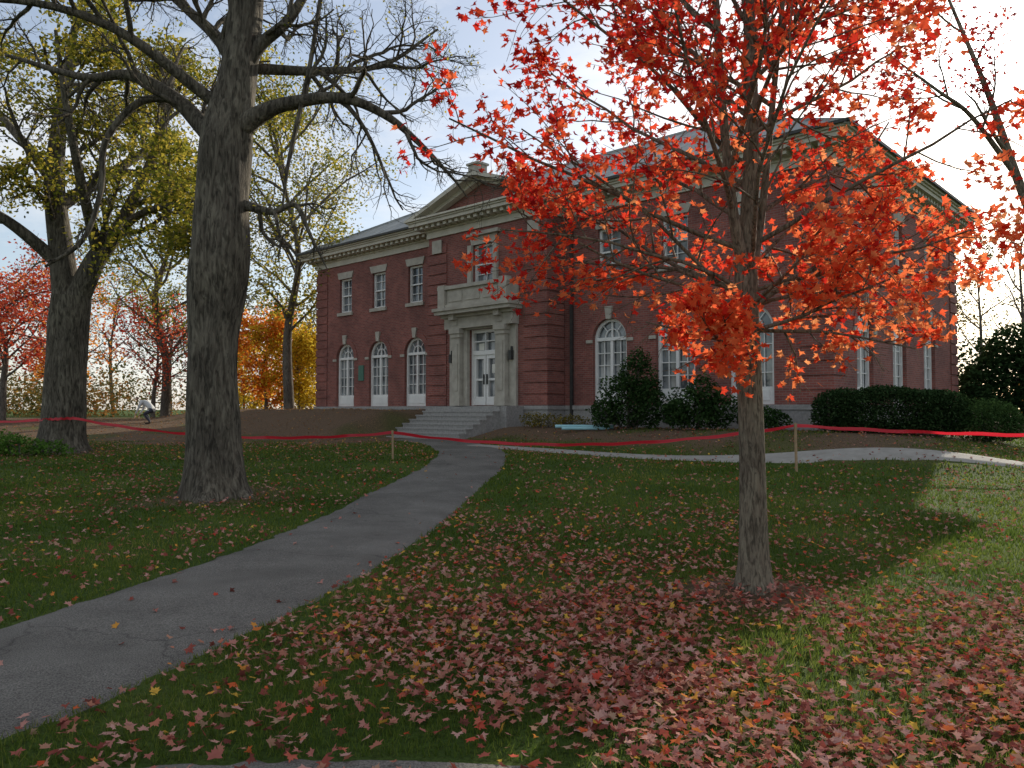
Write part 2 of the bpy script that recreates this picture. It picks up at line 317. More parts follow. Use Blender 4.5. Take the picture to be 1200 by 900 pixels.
# ------------------------------------------------------------------ trees
class Tree:
    def __init__(s): s.V=[];s.F=[];s.nv=0;s.L=[]
    def tube(s,pts,rad,n=6,bumpy=0,flare=None):
        pts=np.asarray(pts,float); m=len(pts)
        T=np.gradient(pts,axis=0); T/=np.linalg.norm(T,axis=1)[:,None]+1e-9
        ref=np.array([1.,0,0]) if abs(T[0,0])<.8 else np.array([0,1.,0])
        ang=np.linspace(0,2*np.pi,n,endpoint=False); R=np.empty((m,n,3)); a=ref
        for i in range(m):
            a=a-T[i]*(a@T[i]); a/=np.linalg.norm(a); b_=np.cross(T[i],a)
            rr=rad[i]*np.ones(n)
            if bumpy: rr=rr*(1+bumpy*(vnoise(np.cos(ang)*1.6+5,np.sin(ang)*1.6+pts[i,2]*1.1+7)-.5)*2+bumpy*.6*(vnoise(np.cos(ang)*5+21,np.sin(ang)*5+pts[i,2]*1.6+17)-.5))
            if flare: rr=rr*(1+flare*math.exp(-pts[i,2]/.28)*(.5+.5*np.cos(5*ang+1.3)))
            R[i]=pts[i]+np.cos(ang)[:,None]*rr[:,None]*a+np.sin(ang)[:,None]*rr[:,None]*b_
        s.V.append(R.reshape(-1,3)); i,k=np.meshgrid(np.arange(m-1),np.arange(n),indexing='ij'); k2=(k+1)%n
        s.F.append((np.stack([i*n+k,i*n+k2,(i+1)*n+k2,(i+1)*n+k],-1).reshape(-1,4))+s.nv); s.nv+=m*n
    def branch_off(s,pts,rad,t,T,lev,L,ang=None,az=None):
        f=t*(len(pts)-1); i=min(int(f),len(pts)-2); p=pts[i]+(pts[i+1]-pts[i])*(f-i); tg=pts[i+1]-pts[i]; tg/=np.linalg.norm(tg)+1e-9
        r=(rad[i]+(rad[i+1]-rad[i])*(f-i))
        o=rng.normal(0,1,3); o-=tg*(o@tg); o/=np.linalg.norm(o)
        an=math.radians(ang if ang else rng.uniform(32,62)); d=tg*math.cos(an)+o*math.sin(an)
        s.grow(p,d,L,min(r*.62,T['rmax'][lev]),T,lev)
    def grow(s,p,d,L,r,T,lev):
        n=T['seg'][lev]; pts=[np.array(p,float)]; d=np.array(d,float)
        for i in range(n):
            d=d+rng.normal(0,T['wig'],3)+np.array([0,0,T['trop'][lev]]); d/=np.linalg.norm(d); pts.append(pts[-1]+d*L/n)
        pts=np.array(pts); rad=np.linspace(r,max(r*.3,T['rmin']),n+1)
        s.tube(pts,rad,T['n'][lev]); s.decorate(pts,rad,L,T,lev)
    def decorate(s,pts,rad,L,T,lev):
        if lev<T['max']:
            nc=T['nc'][lev]; nc=max(1,int(round(nc*rng.uniform(.75,1.25))))
            for k in range(nc):
                t=T.get('t0',.22)+(1-T.get('t0',.22))*(k+rng.random())/nc
                s.branch_off(pts,rad,min(t,.99),T,lev+1,L*T['lr'][lev]*(1.15-.55*t)*rng.uniform(.7,1.2))
        if lev>=T['ll']:
            nl=T['ln'][lev]; nl=int(nl)+(rng.random()<nl-int(nl))
            for k in range(nl):
                f=rng.uniform(.15,1)*(len(pts)-1); i=min(int(f),len(pts)-2)
                s.L.append(pts[i]+(pts[i+1]-pts[i])*(f-i)+rng.normal(0,T['ls'],3))
    def limb(s,P,R,T,lev,n=8,sm=6,bumpy=0,flare=None,L=None):
        C=catmull([(*p,r) for p,r in zip(P,R)],sm); pts=C[:,:3]; rad=C[:,3]
        s.tube(pts,rad,n,bumpy,flare)
        if T is not None: s.decorate(pts,rad,L or np.linalg.norm(pts[-1]-pts[0]),T,lev)
        return pts,rad
    def build(s,name,loc,bark,leafmat=None,size=(.05,.07),tmpl=tmpl_s,rnd=None,wood='trunk_and_branches',flt=None):
        e=empty(name,loc)
        F=np.concatenate(s.F); mesh_np(wood,np.concatenate(s.V),F.ravel(),np.arange(len(F))*4,bark,e,smooth=True)
        if leafmat and s.L:
            P=np.array(s.L)
            if flt is not None: P=P[flt(P)]
            leaves('foliage',P,rng.uniform(size[0],size[1],len(P)),tmpl,leafmat,e,rnd=None if rnd is None else rnd(P))
        return e
def gz(x,y): return float(height(x,y))

# main red maple
T=Tree()
TM=dict(seg=[8,7,5,3],wig=.10,trop=[.02,.03,.0,-.05],rmin=.0022,n=[8,6,4,3],nc=[0,9,4,0],lr=[.4,.42,.5,.5],rmax=[.1,.03,.012,.005],max=3,ll=2,ln=[0,0,5,7.6],ls=.045)
TML=dict(TM,trop=[.02,.0,-.04,-.12],ln=[0,0,6,8],nc=[0,8,4,0])
tr,rt=T.limb([(0,0,-.12),(.005,0,.25),(0,0,1.2),(-.03,0,2.2),(-.03,.02,2.8)],[.165,.122,.105,.10,.095],None,0,18,8,.05,.35)
LA=T.limb([(-.03,.02,2.7),(.03,.05,3.6),(.05,.1,4.8),(.0,.1,6.2),(.08,.1,7.8)],[.085,.07,.055,.035,.012],None,0,10)
LB=T.limb([(-.03,.0,2.65),(-.17,-.1,3.2),(-.27,-.12,4.3),(-.36,-.2,5.6),(-.5,-.2,7.0)],[.06,.045,.035,.024,.01],None,0,8)
LC=T.limb([(-.02,.02,2.55),(.12,.1,3.1),(.26,.16,4.2),(.45,.25,5.8),(.5,.3,7)],[.045,.035,.028,.018,.01],None,0,8)
def prim(Lm,h,az,el,L,r,T_=TM,tree=T):
    pts,rad=Lm; i=int(np.argmin(abs(pts[:,2]-h))); a=math.radians(az); e=math.radians(el)
    tree.grow(pts[i],(math.cos(a)*math.cos(e),math.sin(a)*math.cos(e),math.sin(e)),L,r,T_,1)
for k in range(46):
    h=2.4+4.6*(k/46)**.95; az=k*137.5+rng.uniform(-15,15); Lm=(tr,rt) if h<2.7 else ((LA[0],LA[1]),(LB[0],LB[1]),(LC[0],LC[1]))[k%3]
    ca=math.cos(math.radians(az))
    L=2.25*(1-.26*max(0,(h-3.4))/4)*rng.uniform(.8,1.12); el=22+22*min(1,(h-2.2)/2.5)
    L*=1.0+.16*(-ca)
    prim(Lm,h,az,el,L,.024)
for h,az,el,L,low in ((2.05,200,-2,1.0,1),(2.0,225,2,1.1,1),(2.4,170,24,2.2,0),(2.45,187,27,2.4,0),(2.5,158,28,2.3,0),(2.2,-10,4,1.3,1),(2.35,15,18,1.9,1),(2.2,-40,6,1.2,1),(2.5,0,20,2.3,0),(2.1,250,4,1.0,1),(2.5,203,28,2.2,0),(2.5,-25,18,1.9,1),(2.4,290,16,1.2,0),(2.4,85,14,1.7,0),(2.45,45,20,1.9,0)):
    prim((tr,rt),h,az,el,L,.02,TML if low else TM)
M_red=leaf_mat('red_maple_leaf',[(0,(.36,.016,.018)),(.3,(.68,.04,.026)),(.6,(.86,.13,.05)),(.85,(.90,.25,.09)),(1,(.92,.37,.15))],.6)
def rmap(P):
    return np.clip(rng.normal(.60,.24,len(P))-.12*(P[:,2]-3.0)+.07*P[:,0],0,1)
def mfl(P):
    x=P[:,0]; fl=np.where(x<0,1.72+.75*ss(-.55,-1.0,x),1.72+.35*ss(.5,.9,x)+.35*ss(1.2,2.0,x))
    return (P[:,2]>fl+rng.normal(0,.08,len(P)))&(P[:,2]<7.9)
T.build('red_maple_tree',(MX,MY,gz(MX,MY)-.03),M_maplebark,M_red,(.042,.070),tmpl_m,rmap,flt=mfl)

# second red maple at right
T=Tree(); TM2=dict(TM); TM2.update(nc=[7,6,4,0],lr=[.42,.45,.5,.5],ln=[0,0,1.4,2.8],rmax=[.12,.045,.016,.006],ls=.06)
T.limb([(.3,0,-.1),(.2,0,1.5),(-.15,.1,3.4),(-.7,.2,5.2),(-1.15,.2,6.6),(-1.7,.3,8.2)],[.15,.12,.09,.065,.045,.02],TM2,0,10,L=5.5)
T.limb([(.1,0,2.6),(.5,.2,4.5),(.7,.1,6.4),(1.1,.1,8.3)],[.08,.06,.04,.02],TM2,0,8,L=5)
T.limb([(-.75,.2,5.3),(-1.6,-.1,6.1),(-2.2,-.3,6.4),(-3.0,-.3,7.0)],[.05,.035,.025,.01],TM2,0,8,L=3)
M_dred=leaf_mat('crimson_leaf',[(0,(.24,.012,.02)),(.5,(.50,.035,.03)),(1,(.68,.10,.05))],.5)
x,y=8.7,12.0
T.build('red_maple_tree',(x,y,gz(x,y)),M_maplebark,M_dred,(.05,.08),tmpl_s,flt=lambda P:P[:,2]>3.6)

# big old tree
T=Tree()
TO=dict(seg=[9,9,7,5],wig=.22,trop=[.03,.03,-.01,-.03],rmin=.003,n=[8,6,4,3],nc=[10,8,6,0],lr=[.5,.55,.55,.5],rmax=[.3,.05,.018,.007],max=3,ll=3,ln=[0,0,0,.7],ls=.10)
T.limb([(0,0,-.25),(-.03,0,.2),(-.08,0,1.2),(-.1,0,2.7),(0,0,4.0),(.03,0,5.35),(.1,0,6.4),(.29,.1,7.7),(.44,.1,9.5),(.5,.1,12.4)],[.56,.50,.43,.39,.48,.43,.41,.32,.26,.1],None,0,44,14,.13,.35)
up=[(.29,.1,7.7),(.44,.1,9.5),(.5,.1,12.4)]
T.limb(up,[.2,.2,.08],TO,0,8,L=5)
T.limb([(.2,0,6.3),(.6,-.1,6.58),(1.15,-.2,6.78),(2.14,-.3,6.86),(2.9,-.2,6.6),(3.5,0,6.15),(4.06,.2,5.6),(4.3,.3,5.3)],[.25,.17,.12,.09,.07,.05,.025,.01],TO,0,10,L=4.2)
T.limb([(.0,0,6.2),(-.4,.2,6.55),(-.97,.3,7.1),(-1.86,.5,7.6),(-2.9,.8,7.7),(-4.6,1.2,8.3)],[.26,.18,.13,.10,.07,.03],TO,0,10,L=4.4)
T.limb([(.3,0,5.1),(.55,-.1,5.03),(1.0,-.25,4.9),(1.4,-.3,5.0),(1.65,-.3,4.5),(1.95,-.3,3.9)],[.14,.09,.06,.045,.03,.01],dict(TO,nc=[5,5,4,0]),0,8,L=2)
T.limb([(-.97,.3,7.1),(-1.56,.2,6.97),(-2.08,.1,6.24),(-2.15,.1,5.35),(-2.4,0,4.46),(-3.04,0,4.0)],[.08,.07,.06,.05,.045,.025],dict(TO,nc=[3,4,3,0]),0,8,L=2)
T.limb([(.3,.05,7.3),(.65,0,7.9),(1.25,-.1,8.4),(1.85,-.2,9.5),(2.3,-.2,11)],[.16,.12,.09,.06,.03],TO,0,8,L=3.8)
T.limb([(1.8,-.15,8.9),(1.72,-.2,8.3),(1.6,-.25,7.4),(1.3,-.3,5.9),(1.17,-.3,4.95)],[.045,.04,.04,.035,.02],dict(TO,nc=[2,3,3,0]),0,6,L=1.5)
T.limb([(.25,.1,7.5),(-.2,.4,8.2),(-.9,.7,8.9),(-1.9,.9,9.8)],[.15,.12,.09,.04],TO,0,8,L=3.6)
T.limb([(.3,.2,7.6),(1.5,1.0,7.9),(2.6,1.6,8.3),(3.6,2.0,9.2)],[.11,.08,.05,.02],TO,0,8,L=4)
T.limb([(-.1,.1,6.9),(-1.6,-.7,7.9),(-3.2,-1.2,8.1),(-4.6,-1.4,7.6)],[.12,.08,.05,.02],TO,0,8,L=4)
M_yg=leaf_mat('yellow_green_leaf',[(0,(.09,.11,.02)),(.35,(.20,.21,.03)),(.7,(.42,.36,.05)),(1,(.60,.45,.08))],.5)
x,y=-5.1,13.5
T.build('old_shade_tree',(x,y,gz(x,y)),M_oakbark,M_yg,(.045,.065),tmpl_o,flt=lambda P:(P[:,0]<1.2)|(P[:,2]>7.2))

# left tree with yellow-green crown
T=Tree()
TL=dict(seg=[8,6,5,4],wig=.15,trop=[.03,.02,-.01,-.08],rmin=.006,n=[8,5,4,3],nc=[10,7,5,0],lr=[.5,.5,.5,.5],rmax=[.3,.1,.04,.015],max=3,ll=2,ln=[0,0,5,12],ls=.18,t0=.3)
T.limb([(0,0,-.2),(0,0,.3),(.05,0,1.6),(.1,0,2.8),(.2,0,4.4)],[.70,.60,.52,.5,.5],None,0,30,10,.1,.35)
for P,R in (([(.1,0,4.1),(-.1,0,5.6),(-.35,0,8),(-.1,.2,11.4),(.2,.2,13)],[.38,.33,.25,.13,.05]),
            ([(.3,0,4.2),(.9,-.1,5.4),(1.6,-.2,6.3),(2.7,-.3,8.6),(3.2,-.3,11)],[.34,.28,.2,.12,.05]),
            ([(0,0,5.2),(-1.2,-.8,6.4),(-2.6,-1.6,7.2),(-4,-2,8)],[.2,.14,.09,.04]),
            ([(1.5,-.2,6.1),(2.6,-1,6.5),(3.8,-1.6,6.6),(4.6,-2,6.3)],[.14,.1,.07,.03]),
            ([(-.2,0,7),(.5,1.8,8.6),(1.2,3,10),(1.5,3.8,12)],[.2,.15,.1,.04]),
            ([(-.3,0,7.6),(-1.8,1.2,9),(-3.2,1.6,10.5),(-4,2,12)],[.2,.15,.1,.04]),
            ([(1.0,-.1,5.6),(1.4,-1.6,6.8),(1.6,-2.8,8.6),(1.5,-3.2,10.5)],[.18,.13,.09,.04])):
    T.limb(P,R,TL,0,10,L=5.2)
x,y=-12.7,22
T.build('shade_tree',(x,y,gz(x,y)),M_oakbark,M_yg,(.085,.135),tmpl_o,flt=lambda P:P[:,2]>3.6)

def auto_tree(name,x,y,H,R,trunk,leafm,ln,size,seed=0,low=.25,spread=40,nl=14,bark=M_greybark,ls=.2,nc=(0,6,4,0),tm=tmpl_o,ln2=None):
    T=Tree(); P=dict(seg=[6,6,4,3],wig=.14,trop=[.03,.04,.0,-.03],rmin=.008,n=[6,5,3,3],nc=list(nc),lr=[.5,.5,.5,.5],rmax=[.3,.1,.04,.02],max=3,ll=2,ln=[0,0,(ln2 if ln2 is not None else ln*.4),ln],ls=ls)
    j=rng.normal(0,.05*H,(4,2))*.5
    pts,rad=T.limb([(0,0,-.2),(j[0,0]*.3,j[0,1]*.3,H*.25),(j[1,0],j[1,1],H*.5),(j[2,0],j[2,1],H*.75),(j[3,0],j[3,1],H)],[trunk*1.3,trunk,trunk*.7,trunk*.4,trunk*.1],None,0,8)
    for k in range(nl):
        h=H*(low+(.95-low)*k/nl); prof=math.sin(math.pi*min(1,max(.12,(h/H-low*.7)/(1.05-low*.7))))**.6
        prim((pts,rad),h,k*137.5+rng.uniform(-20,20),rng.uniform(spread-15,spread+12),R*prof*rng.uniform(.85,1.15),trunk*.4,P,T)
    return T.build(name,(x,y,gz(x,y)),bark,leafm,size,tm)
M_orange=leaf_mat('orange_leaf',[(0,(.45,.10,.02)),(.5,(.78,.26,.04)),(1,(.86,.45,.07))],.55)
M_yel=leaf_mat('golden_leaf',[(0,(.38,.26,.02)),(.5,(.74,.52,.05)),(1,(.84,.66,.09))],.55)
M_mred=leaf_mat('scarlet_leaf',[(0,(.38,.035,.025)),(.5,(.68,.11,.06)),(1,(.78,.25,.10))],.55)
M_dgreen=leaf_mat('evergreen_leaf',[(0,(.012,.026,.010)),(.6,(.03,.06,.022)),(1,(.06,.10,.04))],.15)
M_mgreen=leaf_mat('shrub_leaf',[(0,(.016,.036,.012)),(.6,(.04,.08,.025)),(1,(.075,.125,.045))],.2)
auto_tree('yellow_leaf_tree',-12.3,43,17,6.2,.24,M_yg,24,(.13,.20),nl=26,ls=.45)
auto_tree('yellow_leaf_tree',-20.5,46,14,5.4,.24,M_yg,16,(.13,.20),nl=20,ls=.45)
auto_tree('orange_maple_tree',-15.8,50,6.2,3.0,.12,M_orange,16,(.14,.24),low=.10,nl=18,ls=.28)
auto_tree('golden_shrub',-13.4,49,5.0,2.8,.08,M_yel,20,(.13,.22),low=.06,nl=18,ls=.28)
auto_tree('golden_shrub',-18.6,54,4.4,2.8,.08,M_yel,10,(.13,.22),low=.06,nl=14,ls=.28)
auto_tree('scarlet_maple_tree',-20.3,44,5.6,3.2,.12,M_mred,5,(.12,.19),low=.3,nl=16,ls=.22,spread=28)
auto_tree('scarlet_maple_tree',-23.6,36,6.8,3.4,.15,M_mred,13,(.11,.18),low=.3,nl=18,ls=.25)
auto_tree('orange_maple_tree',-27.5,47,7.6,4.2,.2,M_orange,9,(.14,.22),low=.2,nl=14,ls=.3)

# distant mass of trees (one object)
def distant():
    T=Tree()
    for k in range(36):
        if k<28: x=-78+k*2.65+rng.uniform(-1.5,1.5); y=rng.uniform(60,90)
        else: x=34+(k-28)*6+rng.uniform(-2,2); y=rng.uniform(60,85)
        Hh=rng.uniform(8,15); P=dict(seg=[6,5,4,3],wig=.14,trop=[.03,.06,.03,0],rmin=.02,n=[6,4,3,3],nc=[0,6,4,0],lr=[.5,.5,.5,.5],rmax=[.3,.10,.05,.03],max=3,ll=2,ln=[0,0,2 if k%3==0 else 0,7 if k%3==0 else (1.5 if k%3==1 else 0)],ls=.4)
        z=gz(x,y); pts,rad=T.limb([(x,y,z-.3),(x+rng.normal(0,.3),y,z+Hh*.5),(x+rng.normal(0,.6),y,z+Hh)],[.24,.16,.05],None,0,6)
        for j in range(9):
            prim((pts,rad),z+Hh*(.3+.65*j/9),j*137.5,rng.uniform(35,60),Hh*.32*rng.uniform(.7,1.2),.1,P,T)
    m=leaf_mat('understorey',[(0,(.05,.06,.02)),(.4,(.12,.12,.04)),(.65,(.25,.17,.05)),(.85,(.45,.18,.05)),(1,(.55,.40,.08))],.4)
    e=T.build('distant_trees',(0,0,0),M_greybark,m,(.2,.34),tmpl_o,rnd=lambda P:np.clip(vnoise(P[:,0]*.15+3,P[:,1]*.15)*.9+rng.random(len(P))*.2,0,1))
    n=38000; c=rng.random((200,3)); cx=np.where(c[:,0]<.8,-82+c[:,0]/.8*80,32+(c[:,0]-.8)/.2*50); cy=54+c[:,1]*20; cr=1.3+c[:,2]*2.5
    i=rng.integers(0,200,n); d=rng.normal(0,1,(n,3)); d/=np.linalg.norm(d,axis=1)[:,None]; rr=rng.random(n)**.4
    P=np.stack([cx[i]+d[:,0]*cr[i]*1.3*rr,cy[i]+d[:,1]*cr[i]*rr,1.0+cr[i]*.7+d[:,2]*cr[i]*rr],1)
    k=P[:,2]>.8; P=P[k]
    hue=rng.random(200); leaves('understorey_foliage',P,rng.uniform(.16,.3,len(P)),tmpl_o,m,e,rnd=np.clip(hue[i][k]*.8+rng.random(len(P))*.2,0,1))
distant()

# ---- shrubs / hedges
def shrub(name,x,y,lobes,n,mat,size,tm=tmpl_o,sh=.35):
    z=gz(x,y); e=empty(name,(x,y,z)); T=Tree(); L=np.array(lobes,float); vol=L[:,3]*L[:,4]*L[:,5]; pr=vol**.67; pr/=pr.sum()
    for l in L:
        for k in range(4):
            T.limb([(l[0]*.2+rng.normal(0,.05),l[1]*.2,-.05),(l[0]*.6,l[1]*.6,l[2]*.5),(l[0]+rng.normal(0,.3)*l[3],l[1]+rng.normal(0,.3)*l[4],l[2]+l[5]*.4)],[.03,.02,.008],None,0,4,3)
    F=np.concatenate(T.F); mesh_np('stems',np.concatenate(T.V),F.ravel(),np.arange(len(F))*4,M_greybark,e)
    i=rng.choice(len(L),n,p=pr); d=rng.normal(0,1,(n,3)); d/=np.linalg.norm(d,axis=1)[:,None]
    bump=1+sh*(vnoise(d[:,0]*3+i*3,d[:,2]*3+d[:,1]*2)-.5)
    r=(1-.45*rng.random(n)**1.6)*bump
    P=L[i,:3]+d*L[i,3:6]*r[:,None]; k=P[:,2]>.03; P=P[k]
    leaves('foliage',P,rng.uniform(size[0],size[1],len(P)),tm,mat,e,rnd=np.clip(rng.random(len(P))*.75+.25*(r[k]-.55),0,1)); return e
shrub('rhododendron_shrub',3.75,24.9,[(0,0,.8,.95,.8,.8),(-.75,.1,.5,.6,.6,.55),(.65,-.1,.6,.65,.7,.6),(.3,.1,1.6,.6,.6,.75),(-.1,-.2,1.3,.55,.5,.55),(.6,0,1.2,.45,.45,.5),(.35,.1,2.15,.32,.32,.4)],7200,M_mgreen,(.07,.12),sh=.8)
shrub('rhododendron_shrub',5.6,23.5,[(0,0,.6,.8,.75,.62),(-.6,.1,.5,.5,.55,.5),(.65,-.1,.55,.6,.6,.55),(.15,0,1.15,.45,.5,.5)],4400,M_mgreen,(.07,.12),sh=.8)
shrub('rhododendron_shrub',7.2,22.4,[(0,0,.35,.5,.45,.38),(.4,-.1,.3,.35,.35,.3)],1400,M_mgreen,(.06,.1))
def hedge(x0,y0,x1,y1,hh,w):
    cx,cy=(x0+x1)/2,(y0+y1)/2; e=empty('yew_hedge',(cx,cy,gz(cx,cy)),math.atan2(y1-y0,x1-x0)); Lh=math.hypot(x1-x0,y1-y0)/2; n=34000
    d=rng.uniform(-1,1,(n,3)); q=(np.abs(d)**4).sum(1)**.25; r=(1-.4*rng.random(n)**1.3)/q
    P=d*r[:,None]; P[:,0]*=Lh; P[:,1]*=w/2; P[:,2]=P[:,2]*hh/2+hh/2
    P+=(.26*(vnoise(P[:,0]*1.6+3,P[:,2]*2+P[:,1]*1.5)-.5))[:,None]*d
    P=P[P[:,2]>.02]
    leaves('foliage',P,rng.uniform(.045,.085,len(P)),tmpl_o,M_dgreen,e)
    b_=MB(); 
    for k in np.linspace(-Lh*.85,Lh*.85,9): b_.hexa([(k-.03,-.03,-.1),(k+.03,-.03,-.1),(k+.03,.03,-.1),(k-.03,.03,-.1),(k-.09,-.12,hh*.8),(k-.05,-.12,hh*.8),(k-.05,-.09,hh*.8),(k-.09,-.09,hh*.8)])
    b_.obj('stems',M_greybark,e)
hedge(8.2,20.9,12.6,21.8,1.25,1.4)
shrub('clipped_shrub',13.0,21.4,[(0,0,.55,.95,.85,.66),(.4,.1,.45,.7,.7,.55)],7500,M_mgreen,(.045,.075),sh=.2)
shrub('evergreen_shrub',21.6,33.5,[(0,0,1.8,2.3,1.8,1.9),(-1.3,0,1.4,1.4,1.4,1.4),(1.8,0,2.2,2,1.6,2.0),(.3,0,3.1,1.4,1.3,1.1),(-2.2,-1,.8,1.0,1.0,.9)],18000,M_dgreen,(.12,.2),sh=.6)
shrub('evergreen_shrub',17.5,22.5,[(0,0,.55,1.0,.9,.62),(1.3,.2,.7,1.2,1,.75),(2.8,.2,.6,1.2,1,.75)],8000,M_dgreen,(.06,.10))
shrub('ground_cover_plant',1.25,27.2,[(0,0,.2,.7,.5,.28),(.8,-.7,.18,.7,.5,.25),(-.5,.5,.25,.5,.4,.3)],1500,leaf_mat('ochre_plant',[(0,(.07,.08,.02)),(.6,(.2,.16,.04)),(1,(.45,.32,.07))],.3),(.05,.09))
shrub('ivy_plant',-13.2,20.9,[(0,0,.2,.7,.4,.35),(.9,-.1,.15,.6,.35,.28),(-.5,.1,.3,.35,.35,.4)],1500,leaf_mat('ivy',[(0,(.05,.12,.02)),(1,(.15,.27,.05))],.3),(.06,.1))

# ------------------------------------------------------------------ brick building
B=empty('brick_building',(CX,CY,0),math.atan2(AY,AX))
HW=13.27; DP=13.66; ZB=1.75; ZW=8.85; PW=3.3; PD=1.0
brick,band,stone,gran,corn,white,glass,slate,dark,steps,ring_=[MB() for _ in range(11)]
class Fr:
    def __init__(s,o,r,n): s.o=o;s.r=r;s.n=n
    def p(s,u,v,z): return (s.o[0]+s.r[0]*u+s.n[0]*v, s.o[1]+s.r[1]*u+s.n[1]*v, z)
def fbox(mb,F,u0,u1,v0,v1,z0,z1):
    mb.hexa([F.p(u0,v1,z0),F.p(u1,v1,z0),F.p(u1,v0,z0),F.p(u0,v0,z0),F.p(u0,v1,z1),F.p(u1,v1,z1),F.p(u1,v0,z1),F.p(u0,v0,z1)])
def rect(mb,F,u0,u1,z0,z1,v=0):
    if u1-u0>1e-4 and z1-z0>1e-4: mb.face([F.p(u0,v,z0),F.p(u1,v,z0),F.p(u1,v,z1),F.p(u0,v,z1)])
def wall(mb,F,u0,u1,z0,z1,cols,dep=.3):
    prev=u0
    for uc,ops in sorted(cols):
        hw=max(o[0] for o in ops); rect(mb,F,prev,uc-hw,z0,z1); zz=z0
        for (w,zb,zt,ar) in ops:
            rect(mb,F,uc-hw,uc+hw,zz,zb)
            top=zt+(.05 if ar else 0)
            if w<hw: rect(mb,F,uc-hw,uc-w,zb,top); rect(mb,F,uc+w,uc+hw,zb,top)
            sp=zt-w if ar else zt
            for s_ in(-1,1): mb.face([F.p(uc+s_*w,0,zb),F.p(uc+s_*w,-dep,zb),F.p(uc+s_*w,-dep,sp),F.p(uc+s_*w,0,sp)])
            mb.face([F.p(uc-w,0,zb),F.p(uc+w,0,zb),F.p(uc+w,-dep,zb),F.p(uc-w,-dep,zb)])
            if ar:
                A=np.linspace(math.pi,0,17)
                for a0,a1 in zip(A[:-1],A[1:]):
                    p0=(uc+w*math.cos(a0),sp+w*math.sin(a0)); p1=(uc+w*math.cos(a1),sp+w*math.sin(a1))
                    mb.face([F.p(p0[0],0,p0[1]),F.p(p1[0],0,p1[1]),F.p(p1[0],0,top),F.p(p0[0],0,top)])
                    mb.face([F.p(p0[0],0,p0[1]),F.p(p1[0],0,p1[1]),F.p(p1[0],-dep,p1[1]),F.p(p0[0],-dep,p0[1])])
            else: mb.face([F.p(uc-w,0,zt),F.p(uc+w,0,zt),F.p(uc+w,-dep,zt),F.p(uc-w,-dep,zt)])
            zz=top
        rect(mb,F,uc-hw,uc+hw,zz,z1); prev=uc+hw
    rect(mb,F,prev,u1,z0,z1)
def ring(mb,F,uc,zc,r0,r1,v0,v1,n=16):
    A=np.linspace(math.pi,0,n+1); c=lambda r,a,v:F.p(uc+r*math.cos(a),v,zc+r*math.sin(a))
    for a0,a1 in zip(A[:-1],A[1:]):
        mb.face([c(r0,a0,v1),c(r0,a1,v1),c(r1,a1,v1),c(r1,a0,v1)])
        mb.face([c(r0,a0,v1),c(r0,a1,v1),c(r0,a1,v0),c(r0,a0,v0)])
        mb.face([c(r1,a0,v1),c(r1,a1,v1),c(r1,a1,v0),c(r1,a0,v0)])
def arch_window(F,uc,w,zb,zt,pan=.55):
    sp=zt-w; g=-.24; f0,f1=-.23,-.13
    glass.face([F.p(uc-w,g,zb),F.p(uc+w,g,zb)]+[F.p(uc+w*math.cos(a),g,sp+w*math.sin(a)) for a in np.linspace(0,math.pi,15)])
    for s_ in(-1,1):
        a,b_=sorted((uc+s_*w*.998,uc+s_*(w-.11))); fbox(white,F,a,b_,f0,f1,zb,sp)
    ring(white,F,uc,sp,w-.11,w*.998,f0,f1)
    fbox(white,F,uc-w+.11,uc+w-.11,f0,f1-.01,zb+.002,zb+pan)
    fbox(white,F,uc-w+.2,uc+w-.2,f1-.01,f1+.015,zb+.12,zb+pan-.1)
    fbox(white,F,uc-w+.11,uc+w-.11,f0,f1+.02,sp-.06,sp+.06)
    fbox(white,F,uc-.055,uc+.055,f0,f1-.004,zb+pan+.001,sp-.061)
    fbox(white,F,uc-.03,uc+.03,f0,f1-.03,sp+.061,zt-.11)
    ring(white,F,uc,sp+.06,(w-.11)*.45,(w-.11)*.45+.035,f0,f1-.035,10)
    for a in(math.radians(50),math.radians(130)):
        r0,r1=(w-.11)*.48,w-.12; d=np.array([math.cos(a),math.sin(a)]); q=np.array([-d[1],d[0]])*.016
        pts=[d*r0-q,d*r1-q,d*r1+q,d*r0+q]; white.face([F.p(uc+p[0],f1-.04,sp+.03+p[1]) for p in pts])
    zz=np.linspace(zb+pan,sp-.06,5)[1:-1]
    for z in zz: fbox(white,F,uc-w+.11,uc+w-.11,f0,f1-.045,z-.015,z+.015)
    for s_ in(-1,1): fbox(white,F,uc+s_*(w-.03)/2-.014,uc+s_*(w-.03)/2+.014,f0,f1-.05,zb+pan+.001,sp-.061)
    ring(ring_,F,uc,sp,w+.004,w+.26,-.02,.03)
    k0,k1=w-.03,w+.42
    stone.hexa([F.p(uc-.10,.09,sp+k0),F.p(uc+.10,.09,sp+k0),F.p(uc+.10,-.05,sp+k0),F.p(uc-.10,-.05,sp+k0),F.p(uc-.16,.09,sp+k1),F.p(uc+.16,.09,sp+k1),F.p(uc+.16,-.05,sp+k1),F.p(uc-.16,-.05,sp+k1)])
    for s_ in(-1,1):
        a,b_=sorted((uc+s_*(w+.005),uc+s_*(w+.28))); fbox(stone,F,a,b_,-.04,.05,sp-.12,sp-.003)
